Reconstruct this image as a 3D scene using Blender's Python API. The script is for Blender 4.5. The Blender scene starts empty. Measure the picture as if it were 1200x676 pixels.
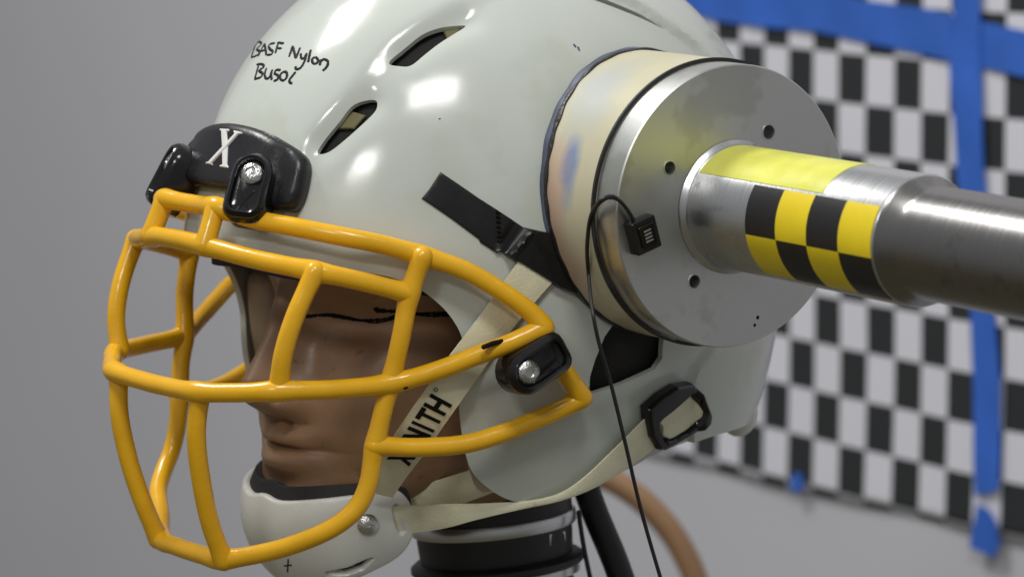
import bpy, bmesh, math, random
import numpy as np
from mathutils import Vector, Matrix
from mathutils.geometry import delaunay_2d_cdt
random.seed(7); rng = np.random.default_rng(7)
SC = bpy.context.scene
C = SC.collection

# ------------------------------------------------------------------ camera
DIST, FPX = 1.5, 3525.0            # metres to the plane through the helmet, focal length in px of a 1200 px picture
def rot(yaw, pit, rol):
    s, c = np.sin(yaw), np.cos(yaw)
    B = np.stack([np.array([-s, 0, c]), np.array([c, 0, s]), np.array([0, 1., 0])], 1)
    cp, sp = np.cos(pit), np.sin(pit); Rx = np.array([[1, 0, 0], [0, cp, -sp], [0, sp, cp]])
    cr, sr = np.cos(rol), np.sin(rol); Rz = np.array([[cr, -sr, 0], [sr, cr, 0], [0, 0, 1]])
    return Rz @ Rx @ B
R = rot(*np.radians([52, 8.3, .5])); T = np.array([-.008, .031, 0])
CAM = R.T @ (np.array([0, 0, DIST]) - T)
cam = bpy.data.cameras.new('camera'); co = bpy.data.objects.new('camera', cam); C.objects.link(co)
co.matrix_world = Matrix.Translation(Vector(CAM)) @ Matrix([list(r) for r in R.T]).to_4x4()
cam.sensor_width = 36; cam.lens = 36 * FPX / 1200
cam.clip_start = .05; cam.clip_end = 60
cam.dof.use_dof = True; cam.dof.focus_distance = 1.37; cam.dof.aperture_fstop = 9
SC.camera = co
# ------------------------------------------------------------------ light
W = bpy.data.worlds.new('World'); SC.world = W; W.use_nodes = True
nt = W.node_tree; bgn = nt.nodes['Background']
tc = nt.nodes.new('ShaderNodeTexCoord'); sx = nt.nodes.new('ShaderNodeSeparateXYZ'); cr = nt.nodes.new('ShaderNodeValToRGB')
mr = nt.nodes.new('ShaderNodeMapRange'); mr.inputs[1].default_value = -1; mr.inputs[2].default_value = 1
nt.links.new(tc.outputs['Generated'], sx.inputs[0]); nt.links.new(sx.outputs[2], mr.inputs[0]); nt.links.new(mr.outputs[0], cr.inputs[0])
nt.links.new(cr.outputs[0], bgn.inputs[0])
e = cr.color_ramp.elements
e[0].position = .3; e[0].color = (.11, .10, .07, 1)
e[1].position = .95; e[1].color = (.42, .43, .44, 1)
x = e.new(.5); x.color = (.25, .255, .26, 1)
bgn.inputs[1].default_value = .9
def area(name, d, dist, sx_, sy_, power, col=(1, .98, .95), twist=0):
    l = bpy.data.lights.new(name, 'AREA'); l.shape = 'RECTANGLE'; l.size = sx_; l.size_y = sy_; l.energy = power; l.color = col
    o = bpy.data.objects.new(name, l); C.objects.link(o)
    v = Vector(d).normalized() * dist; o.location = v
    o.rotation_euler = (-v).to_track_quat('-Z', 'Y').to_euler(); o.rotation_euler.rotate_axis('Z', twist)
    return o
area('ceiling_light', (.23, -.48, .85), 2.4, .75, .42, 38)
area('ceiling_light', (.34, .51, .79), 2.4, .65, .36, 20)
area('ceiling_light', (.74, .42, .53), 3.2, .5, .25, 13)
SC.view_settings.view_transform = 'Standard'; SC.view_settings.look = 'None'
SC.view_settings.exposure = .08; SC.view_settings.gamma = 1
SC.render.engine = 'CYCLES'

# ------------------------------------------------------------------ picture <-> space
def ray(px, py):
    d = R.T @ np.array([(px - 600) / FPX, (338 - py) / FPX, -1.]); return d / np.linalg.norm(d)
def Py(px, py, y): d = ray(px, py); return CAM + d * (y - CAM[1]) / d[1]
def Px(px, py, x): d = ray(px, py); return CAM + d * (x - CAM[0]) / d[0]
def Pw(px, py, w):
    d = R.T @ np.array([(px - 600) / FPX, (338 - py) / FPX, -1.]); return CAM + d * (DIST - w)
def mir(p): return np.array(p) * [1, -1, 1]

# ------------------------------------------------------------------ materials
def mat(name, col, rough=.5, metal=0, coat=0, var=.06, vscale=30, bump=0, bscale=200, rvar=.0, spec=.5, sss=0):
    m = bpy.data.materials.new(name); m.use_nodes = True; n = m.node_tree; b = n.nodes['Principled BSDF']
    b.inputs['Roughness'].default_value = rough; b.inputs['Metallic'].default_value = metal
    b.inputs['Coat Weight'].default_value = coat; b.inputs['Coat Roughness'].default_value = .06
    b.inputs['Specular IOR Level'].default_value = spec
    if sss: b.inputs['Subsurface Weight'].default_value = sss; b.inputs['Subsurface Scale'].default_value = .004
    t = n.nodes.new('ShaderNodeTexCoord'); no = n.nodes.new('ShaderNodeTexNoise'); no.inputs['Scale'].default_value = vscale; no.inputs['Detail'].default_value = 5
    n.links.new(t.outputs['Object'], no.inputs['Vector'])
    r = n.nodes.new('ShaderNodeValToRGB'); r.color_ramp.elements[0].position = .3; r.color_ramp.elements[1].position = .7
    r.color_ramp.elements[0].color = tuple(c * (1 - var) for c in col) + (1,); r.color_ramp.elements[1].color = tuple(min(1, c * (1 + var)) for c in col) + (1,)
    n.links.new(no.outputs['Fac'], r.inputs[0]); n.links.new(r.outputs[0], b.inputs['Base Color'])
    if rvar:
        n2 = n.nodes.new('ShaderNodeTexNoise'); n2.inputs['Scale'].default_value = vscale * 2.7; n2.inputs['Detail'].default_value = 8
        n.links.new(t.outputs['Object'], n2.inputs['Vector'])
        q = n.nodes.new('ShaderNodeMapRange'); q.inputs[1].default_value = .3; q.inputs[2].default_value = .7; q.inputs[3].default_value = max(0, rough - rvar); q.inputs[4].default_value = rough + rvar
        n.links.new(n2.outputs['Fac'], q.inputs[0]); n.links.new(q.outputs[0], b.inputs['Roughness'])
    if bump:
        n3 = n.nodes.new('ShaderNodeTexNoise'); n3.inputs['Scale'].default_value = bscale; n3.inputs['Detail'].default_value = 3
        n.links.new(t.outputs['Object'], n3.inputs['Vector'])
        bm_ = n.nodes.new('ShaderNodeBump'); bm_.inputs['Strength'].default_value = bump; bm_.inputs['Distance'].default_value = .001
        n.links.new(n3.outputs['Fac'], bm_.inputs['Height']); n.links.new(bm_.outputs[0], b.inputs['Normal'])
    return m
M = {}
M['shell'] = mat('white_nylon', (.555, .59, .545), .15, var=.035, vscale=14, rvar=.05, bump=.05, bscale=60)
def grime(m, col, scale, lo, amt, col2=None):
    n = m.node_tree; b = n.nodes['Principled BSDF']; cur = b.inputs['Base Color'].links[0].from_socket; t = n.nodes.new('ShaderNodeTexCoord')
    for c_, sc_, lo_, am_ in ((col, scale, lo, amt),) + ((col2,) if col2 else ()):
        no = n.nodes.new('ShaderNodeTexNoise'); no.inputs['Scale'].default_value = sc_; no.inputs['Detail'].default_value = 4; no.inputs['Roughness'].default_value = .65
        n.links.new(t.outputs['Object'], no.inputs['Vector'])
        q = n.nodes.new('ShaderNodeMapRange'); q.inputs[1].default_value = lo_; q.inputs[2].default_value = lo_ + .06; q.inputs[4].default_value = am_; n.links.new(no.outputs['Fac'], q.inputs[0])
        mx = n.nodes.new('ShaderNodeMix'); mx.data_type = 'RGBA'; n.links.new(q.outputs[0], mx.inputs[0]); n.links.new(cur, mx.inputs[6]); mx.inputs[7].default_value = c_ + (1,); cur = mx.outputs[2]
    n.links.new(cur, b.inputs['Base Color'])
grime(M['shell'], (.14, .14, .12), 260, .755, .8, ((.50, .53, .44), 11, .52, .5))
M['flap'] = M['shell']
M['bar'] = mat('yellow_coating', (.80, .43, .012), .22, var=.07, vscale=40, rvar=.08, bump=.22, bscale=130)
M['black'] = mat('black_plastic', (.009, .009, .011), .33, var=.2, rvar=.08, bump=.12, bscale=500)
M['gloss'] = mat('glossy_black_plastic', (.006, .006, .007), .13, var=.2, rvar=.06, bump=.12, bscale=120)
M['foam'] = mat('black_foam', (.012, .011, .011), .8, bump=.4, bscale=600)
M['olive'] = mat('olive_pad', (.17, .15, .06), .6)
M['tape'] = mat('black_tape', (.006, .006, .006), .3, var=.3, bump=.5, bscale=90, rvar=.1)
M['skin'] = mat('brown_vinyl_skin', (.275, .16, .088), .40, var=.14, vscale=22, rvar=.08, bump=.12, bscale=260)
M['ink'] = mat('marker_ink', (.005, .005, .007), .6, spec=.2)
M['beige'] = mat('beige_jaw_pad_vinyl', (.50, .40, .29), .3, var=.08)
M['strap'] = mat('cream_strap', (.72, .70, .50), .45, var=.07, vscale=70, bump=.25, bscale=700)
M['cup'] = mat('white_cup_plastic', (.66, .67, .62), .3, var=.04, rvar=.06)
M['alu'] = mat('aluminium', (.56, .57, .57), .33, 1, var=.05, vscale=12, rvar=.06, bump=.05, bscale=400)
M['steel'] = mat('screw_steel', (.6, .6, .58), .22, 1, var=.15, vscale=200, bump=.4, bscale=900)
M['rubber'] = mat('black_rubber', (.012, .012, .013), .5, var=.2)
M['white'] = mat('white_paint', (.72, .72, .70), .5)
M['sy'] = mat('yellow_sticker', (.78, .60, .01), .42, var=.05, vscale=60)
M['sk'] = mat('black_sticker', (.01, .01, .011), .42, var=.1)
M['py'] = mat('pale_yellow_tape', (.66, .66, .10), .32, var=.12, vscale=40, rvar=.1)
M['blue'] = mat('blue_masking_tape', (.03, .125, .53), .6, var=.15, vscale=12, bump=.3, bscale=60)
M['hose'] = mat('tan_hose', (.30, .17, .085), .5)
M['wall'] = mat('grey_painted_wall', (.52, .52, .555), .7, var=.02, vscale=3)

grime(M['cup'], (.25, .25, .22), 230, .74, .7)
grime(M['strap'], (.30, .28, .18), 120, .66, .5)
grime(M['skin'], (.10, .055, .035), 90, .62, .5, ((.30, .17, .12), 35, .6, .4))
def brushed(name, col, rough, circ=False):
    m = mat(name, col, rough, 1, var=.02, vscale=9, rvar=.0)
    n = m.node_tree; b = n.nodes['Principled BSDF']
    t = n.nodes.new('ShaderNodeTexCoord'); mp = n.nodes.new('ShaderNodeMapping'); mp.inputs['Scale'].default_value = (4, 900, 4) if not circ else (1, 1, 1)
    no = n.nodes.new('ShaderNodeTexNoise'); no.inputs['Scale'].default_value = 1 if not circ else 40; no.inputs['Detail'].default_value = 6
    n.links.new(t.outputs['Object'], mp.inputs[0]); n.links.new(mp.outputs[0], no.inputs['Vector'])
    q = n.nodes.new('ShaderNodeMapRange'); q.inputs[1].default_value = .3; q.inputs[2].default_value = .7; q.inputs[3].default_value = rough - .03; q.inputs[4].default_value = rough + .05
    n.links.new(no.outputs['Fac'], q.inputs[0]); n.links.new(q.outputs[0], b.inputs['Roughness'])
    return m
M['disc'] = brushed('machined_disc_metal', (.58, .59, .575), .41, True)
M['tube'] = brushed('dark_brushed_tube', (.26, .255, .25), .24)
grime(M['disc'], (.40, .41, .38), 18, .52, .5, ((.22, .22, .20), 190, .72, .7))
grime(M['tube'], (.15, .145, .14), 30, .56, .5)
M['hub'] = brushed('bright_brushed_hub', (.60, .605, .61), .27)

def side_hit(px, py):
    c = np.array([-.0031, .1723, .0247]); a = np.array([.0924, 1., -.0158]); a /= np.linalg.norm(a); d = ray(px, py); o = CAM - c
    dp = d - a * (d @ a); op = o - a * (o @ a); A = dp @ dp; B = 2 * dp @ op; D = B * B - 4 * A * (op @ op - .0658 ** 2); return CAM + d * (-B - math.sqrt(max(0, D))) / 2 / A
STAINS = [side_hit(668, 190), side_hit(645, 245), side_hit(700, 110)]
def puck_mat():
    m = mat('stained_cream_nylon', (.52, .49, .34), .42, var=.05); n = m.node_tree; b = n.nodes['Principled BSDF']
    t = n.nodes.new('ShaderNodeTexCoord')
    base = b.inputs['Base Color'].links[0].from_socket; cur = base
    P1, P2, P3 = STAINS
    for ctr, rad_, sc, col, amt in ((P1, (.007, .007, .019), 60, (.10, .18, .42), .75), (P2, (.012, .012, .034), 35, (.48, .25, .20), .6), (P3, (.03, .02, .02), 30, (.38, .43, .46), .7), (P2 + [0, .012, -.03], (.02, .012, .02), 40, (.46, .28, .22), .5), (P1 + [.0, -.012, .03], (.01, .006, .02), 40, (.30, .36, .45), .5)):
        sb = n.nodes.new('ShaderNodeVectorMath'); sb.operation = 'SUBTRACT'; sb.inputs[1].default_value = tuple(ctr); n.links.new(t.outputs['Object'], sb.inputs[0])
        dv = n.nodes.new('ShaderNodeVectorMath'); dv.operation = 'DIVIDE'; dv.inputs[1].default_value = rad_; n.links.new(sb.outputs[0], dv.inputs[0])
        ln = n.nodes.new('ShaderNodeVectorMath'); ln.operation = 'LENGTH'; n.links.new(dv.outputs[0], ln.inputs[0])
        no = n.nodes.new('ShaderNodeTexNoise'); no.inputs['Scale'].default_value = sc; no.inputs['Detail'].default_value = 4; n.links.new(t.outputs['Object'], no.inputs['Vector'])
        ad = n.nodes.new('ShaderNodeMath'); ad.operation = 'MULTIPLY_ADD'; ad.inputs[1].default_value = 1.6; n.links.new(no.outputs['Fac'], ad.inputs[0]); n.links.new(ln.outputs['Value'], ad.inputs[2])
        q = n.nodes.new('ShaderNodeMapRange'); q.inputs[1].default_value = 2.1; q.inputs[2].default_value = 1.1; q.inputs[3].default_value = 0; q.inputs[4].default_value = amt; n.links.new(ad.outputs[0], q.inputs[0])
        mx = n.nodes.new('ShaderNodeMix'); mx.data_type = 'RGBA'; n.links.new(q.outputs[0], mx.inputs[0]); n.links.new(cur, mx.inputs[6]); mx.inputs[7].default_value = col + (1,)
        cur = mx.outputs[2]
    n.links.new(cur, b.inputs['Base Color'])
    return m
M['puck'] = puck_mat()

def checker_mat():
    m = mat('checkered_cloth', (.6, .6, .64), .75, var=.03); n = m.node_tree; b = n.nodes['Principled BSDF']
    uv = n.nodes.new('ShaderNodeUVMap'); ck = n.nodes.new('ShaderNodeTexChecker'); ck.inputs['Scale'].default_value = 1
    ck.inputs[1].default_value = (.68, .68, .74, 1); ck.inputs[2].default_value = (.018, .022, .024, 1)
    ad = n.nodes.new('ShaderNodeVectorMath'); ad.inputs[1].default_value = (0, 0, .5)
    n.links.new(uv.outputs[0], ad.inputs[0]); n.links.new(ad.outputs[0], ck.inputs[0]); n.links.new(ck.outputs[0], b.inputs['Base Color'])
    return m
M['check'] = checker_mat()

# ------------------------------------------------------------------ objects
def link(name, me, m=None, parent=None, smooth=True, angle=40):
    if smooth and len(me.polygons):
        me.polygons.foreach_set('use_smooth', [True] * len(me.polygons)); me.set_sharp_from_angle(angle=math.radians(angle))
    o = bpy.data.objects.new(name, me); C.objects.link(o)
    if m:
        me.materials.append(m)
    if parent: o.parent = parent
    return o
def mesh(verts, faces, fix=True):
    me = bpy.data.meshes.new('m'); me.from_pydata([tuple(map(float, v)) for v in verts], [], [tuple(int(i) for i in f) for f in faces]); me.validate()
    if fix:
        bm = bmesh.new(); bm.from_mesh(me); bmesh.ops.recalc_face_normals(bm, faces=bm.faces); bm.to_mesh(me); bm.free()
    me.update(); return me
def part(name, vf, m, parent=None, **k): return link(name, mesh(*vf), m, parent, **k)
def thing(name, label, cat, group=None):
    o = bpy.data.objects.new(name, None); C.objects.link(o); o['label'] = label; o['category'] = cat
    if group: o['group'] = group
    return o
def tag(o, label, cat, group=None, kind=None):
    if label: o['label'] = label; o['category'] = cat
    if group: o['group'] = group
    if kind: o['kind'] = kind
    return o
def join(*vfs):
    V, Fc = [], []
    for v, f in vfs:
        k = len(V); V += [tuple(p) for p in v]; Fc += [tuple(i + k for i in q) for q in f]
    return V, Fc
def catmull(P, n=8, closed=False):
    P = [np.array(p, float) for p in P]; out = []; N = len(P)
    for i in range(N if closed else N - 1):
        if closed: a, b, c, d = P[i - 1], P[i], P[(i + 1) % N], P[(i + 2) % N]
        else: a, b, c, d = P[max(i - 1, 0)], P[i], P[i + 1], P[min(i + 2, N - 1)]
        for k in range(n):
            t = k / n; out.append(.5 * (2 * b + (c - a) * t + (2 * a - 5 * b + 4 * c - d) * t * t + (3 * b - a - 3 * c + d) * t ** 3))
    if not closed: out.append(P[-1])
    return out
def tube(P, r, seg=16, caps=True, flat=None, rs=None):
    P = [np.array(p, float) for p in P]; Tn = []
    for i in range(len(P)):
        t = P[min(i + 1, len(P) - 1)] - P[max(i - 1, 0)]; Tn.append(t / (np.linalg.norm(t) + 1e-12))
    up = np.cross(Tn[0], [0, 0, 1.]);
    if np.linalg.norm(up) < .1: up = np.cross(Tn[0], [0, 1., 0])
    V, Fc = [], []
    sts = [(0, P[0], Tn[0], 1)]; st = []
    rr = rs if rs is not None else [r] * len(P)
    if caps:
        for a in (85, 60, 35, 15): st.append((P[0] - Tn[0] * rr[0] * math.sin(math.radians(a)), Tn[0], rr[0] * math.cos(math.radians(a))))
    for p, t, q in zip(P, Tn, rr): st.append((p, t, q))
    if caps:
        for a in (15, 35, 60, 85): st.append((P[-1] + Tn[-1] * rr[-1] * math.sin(math.radians(a)), Tn[-1], rr[-1] * math.cos(math.radians(a))))
    for p, t, q in st:
        up = up - t * (up @ t); up /= np.linalg.norm(up); w = np.cross(t, up)
        for k in range(seg):
            a = 2 * math.pi * k / seg; V.append(p + (up * math.cos(a) + w * math.sin(a)) * q)
    for i in range(len(st) - 1):
        for k in range(seg):
            Fc.append((i * seg + k, i * seg + (k + 1) % seg, (i + 1) * seg + (k + 1) % seg, (i + 1) * seg + k))
    Fc.append(tuple(range(seg))[::-1]); Fc.append(tuple(range((len(st) - 1) * seg, len(st) * seg)))
    return V, Fc
def sphere(c, r, n=14, sc=(1, 1, 1)):
    V, Fc = [], []
    for i in range(n + 1):
        a = math.pi * i / n
        for k in range(2 * n):
            b = math.pi * k / n; V.append(np.array(c) + np.array([math.sin(a) * math.cos(b) * sc[0], math.sin(a) * math.sin(b) * sc[1], math.cos(a) * sc[2]]) * r)
    for i in range(n):
        for k in range(2 * n): Fc.append((i * 2 * n + k, (i + 1) * 2 * n + k, (i + 1) * 2 * n + (k + 1) % (2 * n), i * 2 * n + (k + 1) % (2 * n)))
    return V, Fc
def frame(ax, hint=(0, 0, 1)):
    ax = np.array(ax, float); ax /= np.linalg.norm(ax); u = np.cross(hint, ax); u /= np.linalg.norm(u); return u, np.cross(ax, u), ax
def lathe(prof, c, ax, seg=64, hint=(0, 0, 1), closed=False):
    # prof: (radius, height along the axis)
    u, v, a = frame(ax, hint); V, Fc = [], []; c = np.array(c, float)
    for r, h in prof:
        for k in range(seg):
            t = 2 * math.pi * k / seg; V.append(c + a * h + (u * math.cos(t) + v * math.sin(t)) * r)
    n = len(prof)
    for i in range(n if closed else n - 1):
        j = (i + 1) % n
        for k in range(seg): Fc.append((i * seg + k, i * seg + (k + 1) % seg, j * seg + (k + 1) % seg, j * seg + k))
    if not closed:
        if prof[0][0] > 1e-6: Fc.append(tuple(range(seg))[::-1])
        if prof[-1][0] > 1e-6: Fc.append(tuple(range((n - 1) * seg, n * seg)))
    return V, Fc
def inpoly(pts, poly):
    x, y = pts[:, 0], pts[:, 1]; ins = np.zeros(len(pts), bool); n = len(poly)
    for i in range(n):
        x1, y1 = poly[i]; x2, y2 = poly[(i + 1) % n]
        if y1 == y2: continue
        c = ((y1 > y) != (y2 > y)) & (x < (x2 - x1) * (y - y1) / (y2 - y1) + x1); ins ^= c
    return ins
def polydist(pts, poly, closed=True):
    # distance to a polyline, and the side (sign of the cross product) of the nearest segment
    best = np.full(len(pts), 1e9); side = np.zeros(len(pts)); n = len(poly)
    for i in range(n if closed else n - 1):
        a = poly[i]; b = poly[(i + 1) % n]; d = b - a; L = (d * d).sum() + 1e-18
        t = np.clip(((pts - a) @ d) / L, 0, 1); q = pts - a - t[:, None] * d; r = np.sqrt((q * q).sum(1)); m = r < best - 1e-12
        if pts.shape[1] == 2: side[m] = (d[0] * (pts[m, 1] - a[1]) - d[1] * (pts[m, 0] - a[0])); 
        best = np.minimum(best, r)
    return best, np.sign(side)
def resample(poly, step, closed=True):
    out = []; n = len(poly)
    for i in range(n if closed else n - 1):
        a, b = np.array(poly[i], float), np.array(poly[(i + 1) % n], float); k = max(1, int(math.ceil(np.linalg.norm(b - a) / step)))
        out += [a + (b - a) * j / k for j in range(k)]
    if not closed: out.append(np.array(poly[-1], float))
    return np.array(out)

# ------------------------------------------------------------------ curved surfaces addressed from a pole
class Surf:
    def __init__(s, c, ax, pole, low=None, disp=None):
        s.c = np.array(c, float); s.ax = np.array(ax, float); s.low = low; s.disp = disp
        if pole == 'y': s.Q = np.array([[1, 0, 0], [0, 0, 1], [0, 1, 0]], float)      # rows: u axis, v axis, pole
        else: s.Q = np.array([[0, 1, 0], [0, 0, 1], [1, 0, 0]], float)
    def hit(s, px, py, h=0):
        d = ray(px, py); o = CAM - s.c
        for lo in ((False, True) if s.low else (False,)):
            a = s.ax + h
            if lo: a = a.copy(); a[2] = s.low + h
            oo, dd = o / a, d / a; A = dd @ dd; B = 2 * oo @ dd; Cc = oo @ oo - 1; D = B * B - 4 * A * Cc
            if D < 0:
                t = -B / 2 / A          # nearest point of the silhouette
            else: t = (-B - math.sqrt(D)) / 2 / A
            p = o + d * t
            if not s.low or (lo and p[2] <= 1e-9) or (not lo and p[2] >= 0): break
        n = p / a; n /= np.linalg.norm(n); return s.par(n)
    def par(s, n):
        q = s.Q @ n; r = math.acos(max(-1, min(1, q[2]))); t = math.atan2(q[1], q[0]); return np.array([r * math.cos(t), r * math.sin(t)])
    def pts(s, uv, h=0.):
        uv = np.atleast_2d(uv); r = np.sqrt((uv ** 2).sum(1)) + 1e-12; k = np.sin(r) / r
        n = np.stack([uv[:, 0] * k, uv[:, 1] * k, np.cos(r)], 1) @ s.Q
        A = np.tile(s.ax, (len(uv), 1))
        if s.low: A[n[:, 2] < 0, 2] = s.low
        P = n * A; N = n / A; N /= np.linalg.norm(N, axis=1)[:, None]
        hh = h + (s.disp(uv, P) if s.disp is not None else 0)
        return s.c + P + N * np.reshape(hh, (-1, 1)) if np.ndim(hh) else s.c + P + N * hh
    def nor(s, uv):
        p = s.pts(uv); a = s.pts(np.atleast_2d(uv) + [1e-3, 0]); b = s.pts(np.atleast_2d(uv) + [0, 1e-3]); n = np.cross(a - p, b - p); n /= np.linalg.norm(n, axis=1)[:, None]
        s0 = np.sign(((p - s.c) * n).sum(1))[:, None]; return n * s0
def cdt(outer, holes, step, extra=None):
    lo, hi = outer.min(0), outer.max(0); g = []
    nx, ny = int((hi[0] - lo[0]) / step) + 1, int((hi[1] - lo[1]) / (step * .866)) + 1
    for j in range(ny):
        for i in range(nx): g.append((lo[0] + (i + .5 * (j % 2)) * step, lo[1] + j * step * .866))
    g = np.array(g) if g else np.zeros((0, 2))
    if extra is not None and len(extra): g = np.concatenate([g, extra])
    keep = inpoly(g, outer) & (polydist(g, outer)[0] > step * .12)
    nE = 0 if extra is None else len(extra)
    if len(g) - nE > 0:
        kk = polydist(g[:len(g) - nE], outer)[0] > step * .5; keep[:len(g) - nE] &= kk
    for h in holes: keep &= ~inpoly(g, h) & (polydist(g, h)[0] > step * .35)
    g = g[keep]; V = [Vector(p) for p in outer]; E = [(i, (i + 1) % len(outer)) for i in range(len(outer))]
    for h in holes:
        k = len(V); V += [Vector(p) for p in h]; E += [(k + i, k + (i + 1) % len(h)) for i in range(len(h))]
    V += [Vector(p) for p in g]
    v, e_, f, *_ = delaunay_2d_cdt(V, E, [], 0, 1e-7)
    v = np.array([tuple(q) for q in v]); f = np.array([tuple(q) for q in f if len(q) == 3])
    c = v[f].mean(1); k = inpoly(c, outer)
    for h in holes: k &= ~inpoly(c, h)
    return v, f[k]
def bedges(f):
    cnt = {}
    for t in f:
        for a, b in ((t[0], t[1]), (t[1], t[2]), (t[2], t[0])): cnt[(a, b)] = 1
    return [(a, b) for a, b in cnt if (b, a) not in cnt]
def patch(surf, outer, H, r, h0=0., step=.02, holes=(), fn=None, bot=None, bstep=.008):
    """A plate lying on surf: outline and holes in surf parameters, thickness H with edges rounded over radius r."""
    outer = resample(outer, bstep); holes = [resample(h, bstep) for h in holes]
    area_ = .5 * sum(a[0] * b[1] - b[0] * a[1] for a, b in zip(outer, np.roll(outer, -1, 0)))
    extra = []
    sc = np.mean(surf.ax)
    for q in (.12, .35, .7, 1.0):
        for P in [outer] + list(holes):
            t = np.roll(P, -1, 0) - np.roll(P, 1, 0); n = np.stack([-t[:, 1], t[:, 0]], 1); n /= np.linalg.norm(n, axis=1)[:, None] + 1e-12
            for sgn in (1, -1):
                c = P + n * sgn * (q * r / sc); k = inpoly(c, outer)
                for h in holes: k &= ~inpoly(c, h)
                for PP in [outer] + list(holes): k &= polydist(c, PP)[0] > q * r / sc * .93
                extra += list(c[k])
    v, f = cdt(outer, holes, step, np.array(extra) if extra else None)
    d = polydist(v, outer)[0]
    for h in holes: d = np.minimum(d, polydist(v, h)[0])
    d = d * sc; u = np.clip(d / max(r, 1e-6), 0, 1); hh = H * (.25 + .75 * np.sqrt(np.clip(1 - (1 - u) ** 2, 0, 1)))
    if fn is not None: hh = hh + fn(v) * np.clip(u * 1.2, 0, 1)
    top = surf.pts(v, h0 + hh); b = surf.pts(v, (h0 - .0006) if bot is None else bot)
    n = len(v); F = [tuple(t) for t in f] + [tuple(t[::-1] + n) for t in f]
    for a, c in bedges(f): F.append((a, a + n, c + n, c))
    return list(top) + list(b), F

# =================================================================== setting: the wall
WX = -.9
wl = part('wall', ([(WX, -6, -1.6), (WX, 3, -1.6), (WX, 3, 2.5), (WX, -6, 2.5), (WX - .1, -6, -1.6), (WX - .1, 3, -1.6), (WX - .1, 3, 2.5), (WX - .1, -6, 2.5)],
      [(0, 1, 2, 3), (4, 7, 6, 5), (0, 4, 5, 1), (3, 2, 6, 7), (1, 5, 6, 2), (0, 3, 7, 4)]), M['wall'], smooth=False)
tag(wl, None, None, kind='structure')
# checkered banner, hung on the wall
SQW, SQH = .0318, .0425
def ban_x(y, z):
    return WX + .0045 + .0012 * math.sin(y * 23 + 1.5 * z) + .0006 * math.sin(y * 51 + z * 9) + .004 * math.exp(-((y + .66 + .10 * z) / .03) ** 2) * max(0, min(1, (z + .25) / .2))
bv, bf, buv = [], [], []
ny, nz = 90, 60; y0, y1, z0, z1 = -1.12, -.30, -.377, .25
for j in range(nz + 1):
    for i in range(ny + 1):
        y = y0 + (y1 - y0) * i / ny; z = z0 + (z1 - z0) * j / nz; zz = z
        bv.append((ban_x(y, z), y, zz)); buv.append(((y + .723 + .0035 * math.sin(z * 9 + .6) - .028 * max(0, z + .1)) / SQW + 40.5, (z + .349 + .0025 * math.sin(y * 9)) / SQH + 40.5))
for j in range(nz):
    for i in range(ny): a = j * (ny + 1) + i; bf.append((a, a + 1, a + ny + 2, a + ny + 1))
bme = mesh(bv, bf, fix=False); ul = bme.uv_layers.new(name='UVMap')
for lp in bme.loops: ul.data[lp.index].uv = buv[lp.vertex_index]
ban = link('banner', bme, M['check']); tag(ban, 'black and white checkered cloth banner taped to the grey wall', 'banner')
so = ban.modifiers.new('thick', 'SOLIDIFY'); so.thickness = .0015; so.offset = -1
def wall_tape(pxs, label, off):
    P = [Px(a, b, WX + .018) for a, b in pxs]; c = sum(P) / len(P); V, F = [], []
    poly = resample(np.array([[p[1], p[2]] for p in P]), .01); v, f = cdt(poly, [], .012)
    top = [(ban_x(a, b) + .0035 + off + .0006 * math.sin(a * 90 + b * 70), a, b) for a, b in v]; bt = [(x - .0012, a, b) for x, a, b in top]; n = len(v)
    F = [tuple(t) for t in f] + [tuple(t[::-1] + n) for t in f] + [(a, a + n, b + n, b) for a, b in bedges(f)]
    o = part('masking_tape', (top + bt, F), M['blue']); tag(o, label, 'tape', 'blue masking tape strips on the banner')
wall_tape([(770, -22), (800, -60), (880, -30), (945, -12), (1010, 2), (1080, 12), (1140, 26), (1215, 42), (1215, 96), (1150, 82), (1085, 68), (1020, 54), (950, 38), (880, 32), (835, 26), (790, 14)], 'long blue masking tape strip running across the top of the checkered banner', 0)
wall_tape([(1109, -20), (1141, -20), (1141, 70), (1144, 200), (1152, 330), (1164, 450), (1162, 575), (1134, 583), (1132, 450), (1128, 330), (1112, 200), (1104, 80)], 'long vertical blue masking tape strip on the right side of the checkered banner', .0015)
wall_tape([(1138, 592), (1152, 598), (1160, 612), (1164, 640), (1158, 654), (1130, 642), (1134, 615)], 'short torn blue tape piece at the lower edge of the banner on the right', .003)
wall_tape([(923, 555), (932, 557), (934, 574), (927, 578), (919, 573)], 'tiny blue tape scrap at the lower edge of the banner, left of the long strip', .003)

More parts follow.
